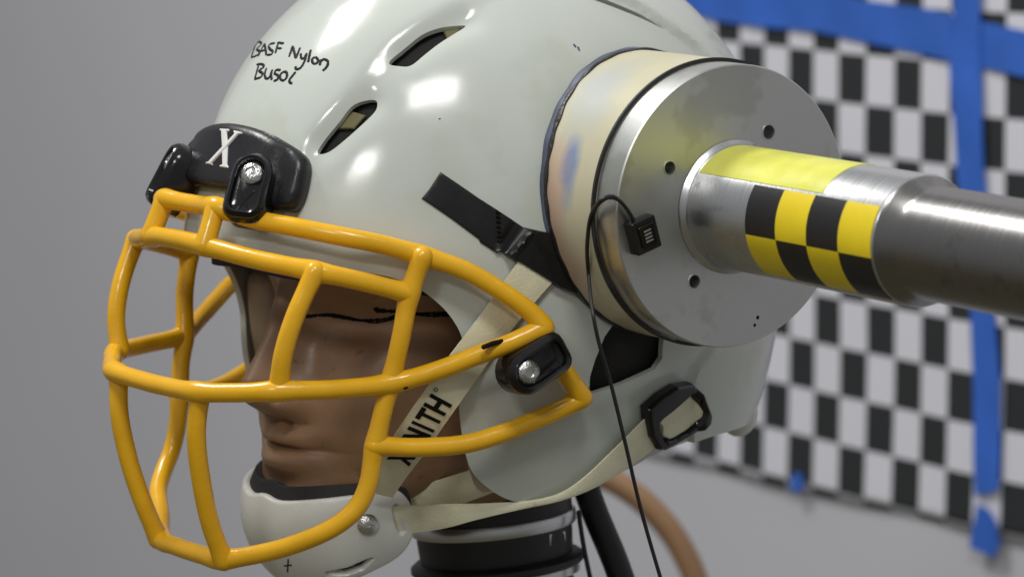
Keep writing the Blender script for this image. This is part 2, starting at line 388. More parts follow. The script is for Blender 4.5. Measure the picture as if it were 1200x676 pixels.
# =================================================================== helmet shell
SH = Surf((0, 0, 0), (.159, .1185, .147), 'y', low=.22)
def uvs(pts, s=SH, h=0.): return np.array([s.hit(a, b, h) for a, b in pts])
crest = uvs([(352, 222), (360, 190), (380, 160), (402, 130), (428, 95), (452, 68), (490, 38), (530, 14), (580, -12), (640, -30), (720, -32)])
rearl = uvs([(850, 385), (828, 405), (813, 428), (804, 450), (802, 475), (806, 505)])
seam = uvs([(349, 205), (348, 235), (352, 262)])
ridge = uvs([(668, 468), (700, 463), (740, 448), (775, 430), (800, 415), (830, 395)])
toprim = uvs([(690, -12), (735, 4), (780, 34), (815, 60), (842, 92)])
v1 = uvs([(478, 62), (512, 38), (545, 24)]); v2 = uvs([(380, 170), (408, 142), (432, 122)])
def sstep(x): x = np.clip(x, 0, 1); return x * x * (3 - 2 * x)
def shell_disp(uv, P):
    uv = np.atleast_2d(uv); h = np.zeros(len(uv))
    d, s = polydist(uv, crest, False); h += .0022 * sstep((s * d) * (1 if CS > 0 else -1) / .11 + .5) * np.clip((P[:, 2] - .0) / .03, 0, 1)
    d, s = polydist(uv, rearl, False); h += .0030 * np.where(P[:, 0] < .02, sstep(s * d * RS / .022 + .5), 0) * np.exp(-np.clip(P[:, 2] + .045, 0, 1) / .012)
    d, _ = polydist(uv, ridge, False); h += .0022 * np.exp(-(d / .035) ** 2)
    d, _ = polydist(uv, seam, False); h -= .0010 * np.exp(-(d / .006) ** 2)
    for v in (v1, v2):
        d, _ = polydist(uv, v, False); h -= .0026 * np.exp(-(d / .055) ** 2)
    d, s = polydist(uv, toprim, False); h += .0035 * sstep(s * d * TS / .018 + .5) * np.exp(-(np.minimum(d, .5) / .16) ** 2)
    h += .010 * np.exp(-(P[:, 1] / .07) ** 2 - ((P[:, 2] + .005) / .035) ** 2) * (P[:, 0] > 0)
    h += .004 * np.exp(-((P[:, 0] - .06) / .045) ** 2 - ((P[:, 2] + .10) / .04) ** 2)
    return h
def sgn_at(line, p): return polydist(np.array([SH.hit(*p)]), line, False)[1][0]
CS = sgn_at(crest, (330, 60)); RS = sgn_at(rearl, (850, 450)); TS = sgn_at(toprim, (800, 20))
SH.disp = shell_disp
edge = uvs([(262, 283), (310, 291), (400, 311), (455, 323), (485, 334), (508, 350), (526, 368), (540, 392), (546, 420), (541, 448), (538, 475), (541, 508), (550, 545), (570, 567), (598, 582), (634, 584), (681, 570), (740, 546), (774, 529), (830, 508), (870, 494)])
front0 = SH.par(np.array([.999, 0, .05]) / np.linalg.norm([.999, 0, .05])); ang0 = math.atan2(front0[1], front0[0])
rear0 = math.atan2(-.42, -.907)
q = catmull(list(edge), 5)
arc = [np.array([math.cos(a), math.sin(a)]) * math.pi / 2 for a in np.linspace(rear0 + 2 * math.pi, ang0 if ang0 > 0 else ang0, 130)]
q = [np.array([math.cos(ang0), math.sin(ang0)]) * math.pi / 2] + q[0:] + [.5 * (q[-1] + arc[0])]
outer = np.array(list(resample(q, .012, False)) + arc[:-1])
def closed_px(pts, n=5, s=SH, h=0.): return np.array(catmull(list(uvs(pts, s, h)), n, True))
vent_a = resample(closed_px([(372, 180), (377, 167), (397, 142), (412, 124), (428, 116), (440, 116.5), (440, 127), (430, 139), (406, 161), (385, 177)]), .01)
vent_b = resample(closed_px([(456, 75), (463, 65), (478, 52), (497, 38), (520, 29), (546, 26.5), (531, 38), (512, 51), (497, 63), (481, 76), (468, 77)]), .01)
vent_c = resample(closed_px([(650, -22), (690, -8), (725, 6), (752, 18), (777, 34), (752, 22), (725, 11), (690, -2), (652, -16)]), .012)
earh = resample(uvs([(686, 460), (690, 440), (697, 420), (708, 394), (718, 380), (745, 376), (778, 394), (774, 418), (764, 431), (725, 448)]), .012)
HO = [vent_a, vent_b, vent_c, earh]
v, f = cdt(outer, HO, .0165)
TH = .0030
out = SH.pts(v, 0.); inn = SH.pts(v, -TH)
mid_ = np.abs(np.sqrt((v ** 2).sum(1)) - math.pi / 2) < 1e-5
out[mid_, 1] = 0; inn[mid_, 1] = 0
def half(out, inn, f, mid_):
    n = len(out); be = [(a, b) for a, b in bedges(f) if not (mid_[a] and mid_[b])]
    V = list(out) + list(inn); F = [tuple(t) for t in f] + [tuple(t[::-1] + n) for t in f]
    # rounded rim: one extra row half way, pushed outwards
    idx = {}
    for a, b in be:
        for k in (a, b):
            if k not in idx: idx[k] = len(V); V.append((out[k] + inn[k]) / 2)
    for a, b in be: F += [(a, idx[a], idx[b], b), (idx[a], a + n, b + n, idx[b])]
    m = len(V); return V + [mir(p) for p in V], F + [tuple(i + m for i in t[::-1]) for t in F]
V_, F_ = half(out, inn, f, mid_)
me = mesh(V_, F_, fix=False); bm = bmesh.new(); bm.from_mesh(me); bmesh.ops.remove_doubles(bm, verts=bm.verts, dist=1e-5); bmesh.ops.recalc_face_normals(bm, faces=bm.faces); bm.to_mesh(me); bm.free()
helmet = thing('football_helmet', 'white football helmet with a yellow face guard strapped on a brown dummy head', 'helmet')
shell = link('shell', me, M['shell'], helmet, angle=35)
# liner of black foam inside the dome
lin_e = uvs([(262, 300), (310, 320), (400, 336), (455, 344), (485, 345), (520, 350), (560, 345), (600, 335), (640, 330), (700, 335), (760, 345), (860, 370)], h=-.01)
LS = Surf((0, 0, 0), (.152, .1115, .140), 'y', low=.20)
q = catmull(list(lin_e), 4)
a0 = math.atan2(.0, 1); a1 = math.atan2(-.38, -.92) + 2 * math.pi
arc = [np.array([math.cos(a), math.sin(a)]) * math.pi / 2 for a in np.linspace(a1, a0, 90)]
lo_ = np.array(list(resample([np.array([math.cos(a0), math.sin(a0)]) * math.pi / 2] + q, .03, False)) + arc[:-1])
lv, lf = cdt(lo_, [], .05); o1 = LS.pts(lv, 0); i1 = LS.pts(lv, -.014); mm = np.abs(np.sqrt((lv ** 2).sum(1)) - math.pi / 2) < 1e-5
o1[mm, 1] = 0; i1[mm, 1] = 0
part('liner', half(o1, i1, lf, mm), M['foam'], helmet)
ES = Surf((0, 0, 0), (.1535, .1125, .141), 'y', low=.205)
ear_o = np.array(catmull(list(uvs([(672, 478), (672, 430), (690, 370), (780, 350), (800, 400), (785, 450), (730, 480)], ES)), 4, True))
evf = patch(ES, ear_o, .002, .003, 0, step=.04, bot=-.012, bstep=.03)
part('ear_pad', evf, M['foam'], helmet); part('ear_pad', ([mir(p) for p in evf[0]], evf[1]), M['foam'], helmet)
jw = [Py(a, b, -.098) for a, b in [(288, 322), (318, 318), (345, 330), (352, 400), (345, 480), (318, 510), (300, 480), (290, 430), (284, 375)]]
JS = Surf((0, 0, 0), (.1545, .1135, .1425), 'y', low=.21)
def jpar(p): n_ = mir(p) / np.array([.1545, .1135, .21]); n_[1] = math.sqrt(max(.01, 1 - n_[0] ** 2 - n_[2] ** 2)); return JS.par(n_ / np.linalg.norm(n_))
jo = np.array(catmull([jpar(p) for p in jw], 4, True)); jvf = patch(JS, jo, -.016, .012, 0, step=.04, bot=.001, bstep=.03)
part('jaw_pad', jvf, M['beige'], helmet); part('jaw_pad', ([mir(p) for p in jvf[0]], jvf[1]), M['beige'], helmet)
# olive pad seen in the lower vent, small one in the upper vent
OL = Surf((0, 0, 0), (.1555, .115, .1435), 'y', low=.2)
for pp in ([(394, 150), (408, 128), (428, 134), (414, 150)], [(519, 33), (545, 24), (535, 40), (524, 44)]):
    part('pad', patch(OL, uvs(pp, OL), .001, .001, -.002, step=.02), M['olive'], helmet)

# -------------------------------------------------- writing on the shell
def stroke(surf, pxs, r=.0007, h=.0001, seg=6):
    pts = resample(catmull(pxs, 6), 1.2, False); uv = np.array([surf.hit(a, b, 0) for a, b in pts]); n = len(uv)
    base = surf.pts(uv, h); N = surf.nor(uv); V, F = [], []
    rr = r * (.85 + .3 * rng.random(n)); rr[0] *= .5; rr[-1] *= .4
    for i in range(n):
        t = base[min(i + 1, n - 1)] - base[max(i - 1, 0)]; t /= np.linalg.norm(t) + 1e-12; w = np.cross(N[i], t)
        for a in np.linspace(0, math.pi, 5): V.append(base[i] + w * math.cos(a) * rr[i] + N[i] * math.sin(a) * .00022)
        V.append(base[i] - N[i] * .0004)
    for i in range(n - 1):
        for k in range(6): F.append((i * 6 + k, i * 6 + (k + 1) % 6, (i + 1) * 6 + (k + 1) % 6, (i + 1) * 6 + k))
    F += [tuple(range(6)), tuple(range((n - 1) * 6, n * 6))]
    return V, F
S2 = lambda L: [(230 + a / 3.219, b / 3.219) for a, b in L]
BASF = [[(242, 170), (233, 195), (222, 226)], [(232, 172), (252, 170), (259, 180), (242, 197), (252, 206), (244, 220), (222, 228)],
        [(248, 224), (258, 202), (270, 178)], [(270, 178), (275, 198), (277, 220)], [(254, 206), (277, 200)],
        [(309, 176), (293, 178), (286, 188), (292, 199), (301, 206), (296, 217), (280, 219)],
        [(322, 172), (316, 192), (311, 213)], [(319, 173), (342, 177)], [(314, 193), (334, 196)],
        [(361, 226), (368, 206), (374, 186)], [(374, 186), (380, 208), (386, 232)], [(386, 232), (394, 212), (402, 192)],
        [(404, 214), (406, 230), (415, 232), (425, 214)], [(426, 212), (418, 242), (404, 266), (388, 272), (384, 262)],
        [(441, 200), (436, 222), (431, 247)], [(456, 226), (446, 236), (450, 250), (462, 250), (468, 238), (458, 226)],
        [(478, 236), (474, 258)], [(476, 246), (488, 235), (503, 242), (503, 256), (494, 270), (484, 277)]]
BUSO = [[(250, 252), (243, 278), (235, 306)], [(242, 254), (262, 254), (268, 264), (251, 277), (263, 288), (256, 302), (233, 309)],
        [(278, 268), (271, 290), (276, 306), (288, 303), (298, 276)], [(299, 274), (295, 292), (297, 312)],
        [(330, 276), (314, 275), (308, 288), (320, 296), (318, 310), (304, 316)],
        [(342, 280), (329, 292), (329, 308), (340, 314), (352, 302), (352, 286), (342, 280)],
        [(385, 282), (374, 296), (362, 312), (366, 323), (373, 324)]]
part('lettering', join(*[stroke(SH, S2(L), .0007) for L in BASF]), M['ink'], helmet)
part('lettering', join(*[stroke(SH, S2(L), .00072) for L in BUSO]), M['ink'], helmet)
M['bluei'] = mat('blue_ink', (.02, .05, .13), .5)
marks = [[(672, 52), (675, 56)], [(677, 55), (679, 60)], [(678, 91), (681, 98)], [(515, 139), (515.5, 140)]]
for L in marks: part('ink_mark', stroke(SH, L, .0005), M['bluei'], helmet)

# -------------------------------------------------- front bumper with X emblem
FR = Surf((0, 0, 0), (.159, .1185, .147), 'x', low=.22)
def fdisp(uv, P):
    h = .0032 * np.clip((P[:, 2] - .0) / .03, 0, 1) + .010 * np.exp(-(P[:, 1] / .07) ** 2 - ((P[:, 2] + .005) / .035) ** 2) * (P[:, 0] > 0); return h
FR.disp = fdisp
def FH(px, py, h=.008): return FR.hit(px, py, h)
near = [(262, 143), (283, 145), (305, 152), (330, 165), (350, 179), (357, 194), (356, 212), (352, 232), (345, 246), (334, 249), (318, 246), (306, 238), (297, 230), (284, 227), (262, 224), (243, 222)]
nu = [FH(*p) for p in near]
nu = [u_ for u_ in nu if u_[0] > 0]
nu[0] = np.array([0, nu[0][1]]); nu[-1] = np.array([0, nu[-1][1]])
full = catmull(nu + [u_ * [-1, 1] for u_ in nu[-2:0:-1]], 4, True)
def bfn(v):
    # hollow in the middle under the emblem, swells at both sides above the clips
    return .0035 * np.exp(-((np.abs(v[:, 0]) - .22) / .09) ** 2 - ((v[:, 1] - .20) / .10) ** 2) - .0015 * np.exp(-((np.abs(v[:, 0]) - .31) / .04) ** 2)
bump = part('front_bumper', patch(FR, np.array(full), .0068, .0045, 0., step=.022, fn=bfn, bot=-.002), M['black'], helmet)
S1 = lambda L: [(100 + a / 3.977, 132 + b / 3.977) for a, b in L]
xa = [(640, 83), (680, 85), (682, 94), (672, 98), (680, 160), (684, 250), (693, 262), (693, 270), (648, 262), (650, 254), (662, 250), (656, 175), (648, 98), (640, 92)]
xb = [(705, 92), (742, 100), (740, 108), (724, 112), (676, 172), (616, 246), (622, 253), (590, 248), (592, 240), (602, 238), (660, 165), (708, 108), (703, 99)]
for k, X_ in enumerate((xa, xb)):
    part('emblem', patch(FR, np.array([FH(*p, .009) for p in S1(X_)]), .0008, .0006, .0066 + .0003 * k, step=.02, bot=.004, bstep=.004), M['white'], bump)

# -------------------------------------------------- clips (loop straps with a screw)
def clip(name, top, botm, nrm, wid, hgt, parent, mirror=False, embossed=False):
    top, botm = np.array(top), np.array(botm); A = botm - top; L = np.linalg.norm(A); A /= L
    N = np.array(nrm, float); N -= A * (N @ A); N /= np.linalg.norm(N); B = np.cross(N, A)
    def st(r_, ex=0):      # stadium outline, radius r_
        P = []
        for k in range(13): a = math.pi * k / 12; P.append((-math.sin(a) * r_ - ex * 0, math.cos(a) * r_))
        q = r_ * .62
        for k in range(5): a = math.pi / 2 * k / 4; P.append((L - q * (1 - math.sin(a)) + ex, -(r_ - q) - q * math.cos(a)))
        for k in range(5): a = math.pi / 2 * k / 4; P.append((L - q * (1 - math.cos(a)) + ex, (r_ - q) + q * math.sin(a)))
        return P
    rings = [(wid / 2, -hgt * .75), (wid / 2, hgt * .55), (wid / 2 - hgt * .10, hgt * .82), (wid / 2 - hgt * .3, hgt), (wid / 2 - hgt * .42, hgt * .93), (wid / 2 - hgt * .5, hgt * .68), (wid / 2 - hgt * .62, hgt * .62)]
    V, F = [], []
    for r_, h in rings:
        for a, b in st(r_, (r_ - wid / 2) * .9): V.append(top + A * a + B * b + N * h)
    n = len(st(1))
    for i in range(len(rings) - 1):
        for k in range(n): F.append((i * n + k, i * n + (k + 1) % n, (i + 1) * n + (k + 1) % n, (i + 1) * n + k))
    F += [tuple(range(n))[::-1], tuple(range((len(rings) - 1) * n, len(rings) * n))]
    fm = mir if mirror else (lambda p: p)
    o = part(name, ([fm(p) for p in V], F), M['gloss'], parent, angle=30)
    sc = top + N * hgt * .62; r_ = wid * .27
    prof = [(r_ * 1.0, 0), (r_, .0012), (r_ * .8, .0022), (r_ * .45, .0028), (r_ * .40, .0012), (0, .0010)]
    Vs, Fs = lathe(prof, sc, N, 24, hint=A)
    part('screw', ([fm(p) for p in Vs], Fs), M['steel'], o)
    if embossed:
        c = top + A * L * .60 + N * hgt * .62; bars = []
        for s in (1, -1): bars.append(tube([c + A * .005 + B * .003 * s, c - A * .005 - B * .003 * s], .0004, 6))
        Vb, Fb = join(*bars); part('emblem', ([fm(p) for p in Vb], Fb), M['gloss'], o)
    return o
ctop, cbot = Py(299, 209, .031), Py(285, 262, .036)
nr = np.array([.80, .60, .10])
clip('clip', ctop, cbot, nr, .0205, .0085, helmet, embossed=True)
clip('clip', ctop, cbot - [0, .001, 0], (.92, .36, .10), .0205, .009, helmet, mirror=True)
jt_, jb_ = Py(612, 435, .121), Py(657, 404, .124)
clip('clip', jt_, jb_, (.18, .98, .1), .0210, .009, helmet)
clip('clip', jt_ - [.02, .004, 0], jb_ - [.02, .004, 0], (.18, .98, .1), .0210, .009, helmet, mirror=True)

# -------------------------------------------------- face guard
guard = thing('face_guard', '', ''); del guard['label']; del guard['category']; guard.parent = helmet
RB = .0044
def bar(pts, n=8, r=RB, weld=(), both=False, **k):
    P = catmull(pts, n); rs = [r * (1 + .17 * math.exp(-(np.min(np.linalg.norm(NODES - p, axis=1)) / .0055) ** 2)) for p in P]
    part('bar', tube(P, r, 20, rs=rs), M['bar'], guard)
    if both: part('bar', tube([mir(p) for p in P], r, 20, rs=rs), M['bar'], guard)
Pt = {n: Py(*p) for n, p in dict(A=(253, 243, .022), B=(240, 288, .022), C=(368, 318, .0750), D=(325, 458, .0700), E=(230, 459, .0360), F=(262, 655, .027), I=(458, 449, .089),
     J=(480, 344, .093), K=(495, 300, .094), TJ=(637, 384, .123), JT=(682, 466, .121), JH=(440, 522, .084)).items()}
NODES = np.array([q for p in Pt.values() for q in (p, mir(p))])
def sym(near): return [mir(p) for p in near[::-1]] + near
# top rail (through both clips)
bar(sym([Py(235, 240.5, .006), Pt['A'], Py(275, 250, .030), Py(302, 258, .039), Py(345, 266, .056), Py(400, 277, .074), Py(450, 287, .085), Pt['K'], Py(545, 317, .105), Py(590, 343, .114), Py(622, 366, .120), Pt['TJ']]), 6)
# second rail
bar(sym([Py(216, 282, .008), Pt['B'], Py(300, 304, .050), Pt['C'], Py(425, 330, .086), Pt['J']]), 6)
bar([Pt['A'], Py(240, 288, .0235)], 3, both=True)
bar([Py(495, 301, .0965), Pt['J'], Py(470, 395, .0917), Pt['I'] + [-.0008, -.0014, 0], Py(448, 485, .0859), Py(438, 530, .0831), Py(432, 565, .0823), Py(420, 592, .0805), Py(398, 613, .0760), Py(365, 630, .0665), Py(320, 645, .0490), Pt['F'], Py(238, 650, .012),
     mir(Py(238, 650, .012)), mir(Pt['F']), mir(Py(320, 645, .0490)), mir(Py(365, 630, .0665)), mir(Py(398, 613, .0760)), mir(Py(420, 592, .0805)), mir(Py(432, 565, .0823)), mir(Py(438, 530, .0831)), mir(Py(448, 485, .0859)), mir(Pt['I'] + [-.0008, -.0014, 0]), mir(Py(470, 395, .0917)), mir(Pt['J']), mir(Py(495, 301, .0965))], 7)
bar([Py(369, 319, .0768), Py(346, 370, .0749), Py(332, 415, .0725), Pt['D'] + [-.0014, -.0008, .001]], both=True)
bar(sym([Py(192, 452, .010), Pt['E'], Py(278, 460, .0545), Pt['D'], Py(395, 456, .082), Pt['I'], Py(510, 435, .100), Py(560, 416, .110), Py(600, 401, .118), Pt['TJ']]), 6)
bar([Pt['E'] + [-.0022, -.0003, -.001], Py(230, 510, .0338), Py(236, 565, .0318), Py(247, 615, .0295), Py(262, 656, .0285)], both=True)
bar([Pt['JH'], Py(490, 524, .093), Py(545, 520, .102), Py(590, 507, .108), Py(630, 491, .113), Py(660, 478, .117), Pt['JT']], both=True)
bar([Pt['JT'], Py(672, 450, .121), Py(656, 428, .119), Py(650, 418, .118)], both=True)
# chips in the coating
def chip(pts, y, r=.0012):
    c = [Py(a, b, y) for a, b in pts]; part('chip', tube(c, r, 8), M['ink'], guard)
chip([(567, 406.5), (577, 402.5), (588, 400)], .1178, .0012)
chip([(683, 467), (684, 470)], .1245, .0011)
chip([(474, 455), (477, 454)], .0985, .0006)

# -------------------------------------------------- straps
def ribbon(top, bot, th=.0016, n=6, out=None):
    a = catmull(top, n); b = catmull(bot, n); V, F = [], []; cols = 5; m = len(a)
    rows = []
    for i in range(m):
        t = a[min(i + 1, m - 1)] - a[max(i - 1, 0)]; w = b[i] - a[i]; N = np.cross(w, t); N /= np.linalg.norm(N)
        if N @ (CAM - a[i]) < 0: N = -N
        L = []
        for k in range(cols + 1): q = k / cols; L.append(a[i] + w * q + N * (th / 2 - .0004 * (abs(q - .5) * 2) ** 6))
        for k in range(cols, -1, -1): q = k / cols; L.append(a[i] + w * q - N * (th / 2 - .0004 * (abs(q - .5) * 2) ** 6))
        rows.append(L)
    c = len(rows[0])
    for L in rows: V += L
    for i in range(m - 1):
        for k in range(c): F.append((i * c + k, i * c + (k + 1) % c, (i + 1) * c + (k + 1) % c, (i + 1) * c + k))
    F += [tuple(range(c))[::-1], tuple(range((m - 1) * c, m * c))]
    return V, F
def sh(px, py, h): return SH.pts(SH.hit(px, py, h), h)[0]
# upper chin strap
tl = [sh(606, 306, .002), sh(592, 326, .0022), sh(562, 368, .0022), Py(526, 418, .0985), Py(505, 447, .094), Py(482, 480, .087), Py(460, 513, .078), Py(436, 548, .066), Py(420, 571, .057)]
tr = [sh(650, 326, .002), sh(632, 346, .0022), sh(600, 384, .0022), sh(566, 431, .0022), Py(542, 467, .099), Py(520, 498, .091), Py(500, 527, .082), Py(475, 560, .070), Py(460, 582, .060)]
chin = None
upper = part('chin_strap', ribbon(tl, tr), M['strap'], helmet)
# lettering on the upper strap, built in strap coordinates
GL = {'N': [[(0, 0), (.26, 0), (.26, 1), (0, 1)], [(.74, 0), (1, 0), (1, 1), (.74, 1)], [(.0, 1), (.3, 1), (1, 0), (.7, 0)]],
      'I': [[(.35, 0), (.65, 0), (.65, 1), (.35, 1)]],
      'T': [[(.37, 0), (.63, 0), (.63, 1), (.37, 1)], [(0, .80), (1, .80), (1, 1), (0, 1)]],
      'H': [[(0, 0), (.26, 0), (.26, 1), (0, 1)], [(.74, 0), (1, 0), (1, 1), (.74, 1)], [(0, .4), (1, .4), (1, .6), (0, .6)]],
      'X': [[(0, 0), (.28, 0), (1, 1), (.72, 1)], [(.72, 0), (1, 0), (.28, 1), (0, 1)]],
      'E': [[(0, 0), (.26, 0), (.26, 1), (0, 1)], [(0, 0), (1, 0), (1, .18), (0, .18)], [(0, .41), (.85, .41), (.85, .59), (0, .59)], [(0, .82), (1, .82), (1, 1), (0, 1)]]}
A3 = [np.array(p) for p in catmull(tl, 12)]; B3 = [np.array(p) for p in catmull(tr, 12)]
C3 = [(a + b) / 2 for a, b in zip(A3, B3)]; cum = np.concatenate([[0], np.cumsum([np.linalg.norm(C3[i + 1] - C3[i]) for i in range(len(C3) - 1)])])
def on_strap(s, q, h):
    i = min(max(int(np.searchsorted(cum, s)) - 1, 0), len(C3) - 2); t = (s - cum[i]) / (cum[i + 1] - cum[i])
    a = A3[i] * (1 - t) + A3[i + 1] * t; b = B3[i] * (1 - t) + B3[i + 1] * t; tt = C3[i + 1] - C3[i]
    N = np.cross(b - a, tt); N /= np.linalg.norm(N)
    if N @ (CAM - a) < 0: N = -N
    return a + (b - a) * q + N * h
def proj(p): v = R @ np.asarray(p, float) + T; k = FPX / (DIST - v[2]); return np.array([600 + v[0] * k, 338 - v[1] * k])
def s_at_px(px): return min(cum, key=lambda s: abs(proj(on_strap(s, .5, 0))[0] - px))
sH, sX = s_at_px(513), s_at_px(468)
txt = []; word = 'XENITH'; step_ = (sX - sH) / 5.0
wd = dict(X=1.05, E=.95, N=1.1, I=.62, T=1.0, H=1.1); pos = sH
LP = {}
for k in range(5, -1, -1): LP[k] = pos; pos += step_ * .5 * (wd[word[k]] + wd[word[k - 1]]) if k else 0
for k, ch in enumerate(word):
    adv = step_ * wd[ch] * (.90 if ch != 'I' else 1.1); s0 = LP[k] + adv * .5
    if ch == 'I': pass
    for z, poly in enumerate(GL[ch]):
        V = []; 
        for x_, y_ in poly: V.append(on_strap(s0 - x_ * adv, .84 - y_ * .66, .00115 + .00005 * z))
        n = len(V); W2 = [on_strap(s0 - x_ * adv, .84 - y_ * .66, .0004) for x_, y_ in poly]
        txt.append((V + W2, [tuple(range(n)), tuple(range(2 * n - 1, n - 1, -1))] + [(i, i + n, (i + 1) % n + n, (i + 1) % n) for i in range(n)]))
sR = sH - .85 * step_
txt.append(tube([on_strap(sR + .0008 * math.cos(a), .22 + .05 * math.sin(a), .0010) for a in np.linspace(0, 2 * math.pi, 13)], .00018, 5))
part('lettering', join(*txt), M['ink'], upper, smooth=False)
# lower straps
part('chin_strap', ribbon([Py(458, 593, .050), Py(517, 591, .066), Py(576, 589, .084), Py(628, 585, .099), sh(655, 574, .004), sh(682, 557, .004), sh(716, 527, .004), sh(754, 492, .004), sh(768, 480, .004)],
     [Py(466, 626, .050), Py(517, 619, .062), Py(561, 608, .080), Py(617, 595, .096), sh(652, 585, .005), sh(692, 571, .004), sh(733, 549, .004), sh(768, 524, .004), sh(782, 513, .004)]), M['strap'], helmet)
part('chin_strap', ribbon([Py(468, 577, .040), Py(515, 562, .055), Py(558, 548, .072), Py(620, 525, .085)], [Py(484, 606, .040), Py(520, 597, .052), Py(560, 583, .068), Py(620, 560, .082)]), M['strap'], helmet)
# black tape strip holding the strap
tp = uvs([(516, 202), (560, 232), (612, 266), (640, 272), (690, 310), (690, 352), (651, 336), (596, 303), (584, 294), (582, 297), (562, 284), (560, 280), (529, 257), (494, 233), (503, 222)])
def tfn(v):
    a = SH.hit(583, 296); b = SH.hit(606, 262); d, _ = polydist(v, np.array([a, b]), False); a2 = SH.hit(592, 302); b2 = SH.hit(618, 272); d2, _ = polydist(v, np.array([a2, b2]), False)
    return .0016 * np.exp(-(d / .010) ** 2) + .0020 * np.exp(-(d2 / .008) ** 2) + .0026 * sstep((v[:, 0] < a[0]) * np.minimum(d / .03, 1))
part('tape_strip', patch(SH, tp, .0009, .0006, .0002, step=.009, fn=tfn, bot=-.0005), M['tape'], helmet, angle=50)
# buckle
bo = uvs([(753, 478), (770, 463), (788, 452), (808, 449), (814, 458), (823, 482), (821, 494), (812, 504), (804, 510), (788, 519), (773, 527), (766, 526), (757, 511), (754, 495)], h=.004)
bh = uvs([(768, 494), (784, 482), (805, 463), (811, 469), (815, 482), (811, 492), (801, 501), (786, 510), (775, 514), (770, 505)], h=.004)
part('buckle', patch(SH, bo, .0038, .0014, .0045, step=.02, holes=[bh], bot=.0015, bstep=.006), M['gloss'], helmet)
st_ = uvs([(772, 500), (765, 493), (806, 462), (816, 480), (806, 504), (782, 516), (772, 511)], h=.004)
part('chin_strap', patch(SH, st_, .0016, .0008, .0046, step=.02, bot=.0005), M['strap'], helmet)
# rear knob / snap
p = Pw(884, 448, -.03)
part('snap', lathe([(.0075, -.003), (.0075, .002), (.006, .0045), (.003, .006), (0, .0062)], Pw(881, 446, -.035), R.T @ np.array([.93, .1, .35]), 24), M['alu'], helmet)
part('pad', sphere(Pw(866, 484, -.02), .010, 10, (1.1, .8, 1.2)), M['cup'], helmet)

# -------------------------------------------------- chin cup
CU = Surf((.092, 0, -.128), (.050, .052, .046), 'x')
cn = [(309, 577), (330, 586), (375, 584), (420, 579), (455, 576), (467, 575), (479, 588), (485, 608), (481, 630), (466, 650), (430, 670), (395, 684), (360, 692), (330, 694)]
cu = [CU.hit(*p) for p in cn]
cu[0] = np.array([0., cu[0][1]]); cu[-1] = np.array([0., cu[-1][1]])
cu = [c for c in cu if c[0] >= 0]
cfull = np.array(catmull(cu + [u_ * [-1, 1] for u_ in cu[-2:0:-1]], 4, True))
def chole(pts): return np.array([CU.hit(*p) for p in pts])
h1 = chole([(460, 594), (463, 592), (471, 621), (467, 624)]); h2 = chole([(385, 668), (410, 663), (434, 652), (424, 662), (404, 669)])
h3 = chole([(368, 623), (380, 618), (397, 617), (380, 623)])
part('chin_cup', patch(CU, cfull, .0026, .0022, -.0004, step=.05, holes=[h1, h2, h3], bot=-.001, bstep=.03), M['cup'], helmet)
cpd = np.array(catmull([u_ for u_ in cu[:1]] + cu[1:-1] + cu[-1:] + [u_ * [-1, 1] for u_ in cu[-2:0:-1]], 4, True)); cc = cpd.mean(0)
cp2 = cc + (cpd - cc) * 1.0; cp2[:, 1] += np.where(cp2[:, 1] > cc[1], .16, .0)
part('cup_pad', patch(Surf(CU.c, CU.ax - .0022, 'x'), cp2, .001, .001, 0, step=.06, bot=-.008, bstep=.04), M['foam'], helmet)
cp_ = CU.pts(CU.hit(430, 613), .002)[0]; cn_ = CU.nor(CU.hit(430, 613))[0]
part('screw', lathe([(.0050, 0), (.0050, .0012), (.0035, .0028), (.0012, .0032), (.001, .0018), (0, .0018)], cp_, cn_, 20), M['steel'], helmet)
part('ink_mark', join(stroke(CU, [(336, 659), (345, 658)], .0004, .0023), stroke(CU, [(341, 651), (340, 666)], .0004, .0023)), M['ink'], helmet)

# =================================================================== dummy head and neck
head = thing('crash_test_head', 'brown crash test dummy head on a black rubber neck inside the helmet', 'dummy head')
zs = [(.128, .0, 0.02, -.04), (.122, .04, .045, -.07), (.105, .078, .060, -.095), (.08, .103, .071, -.108), (.05, .118, .077, -.113), (.02, .124, .079, -.113), (-.005, .125, .079, -.110), (-.022, .122, .079, -.105),
      (-.038, .117, .0785, -.098), (-.055, .121, .077, -.09), (-.070, .126, .0745, -.082), (-.080, .128, .072, -.076), (-.090, .130, .069, -.07), (-.100, .130, .065, -.056), (-.110, .131, .060, -.045), (-.120, .136, .050, -.03), (-.128, .128, .038, -.02), (-.133, .11, .03, -.012), (-.136, .09, .028, -.008)]
zz = np.array([r[0] for r in zs])[::-1]; xf = np.array([r[1] for r in zs])[::-1]; yw = np.array([r[2] for r in zs])[::-1]; xb_ = np.array([r[3] for r in zs])[::-1]
def smooth_interp(z, X): 
    z = np.clip(z, zz[0], zz[-1]); k = 5; return sum(np.interp(np.clip(z + o * .003, zz[0], zz[-1]), zz, X) for o in range(-2, 3)) / k
G = lambda x, s: np.exp(-(x / s) ** 2)
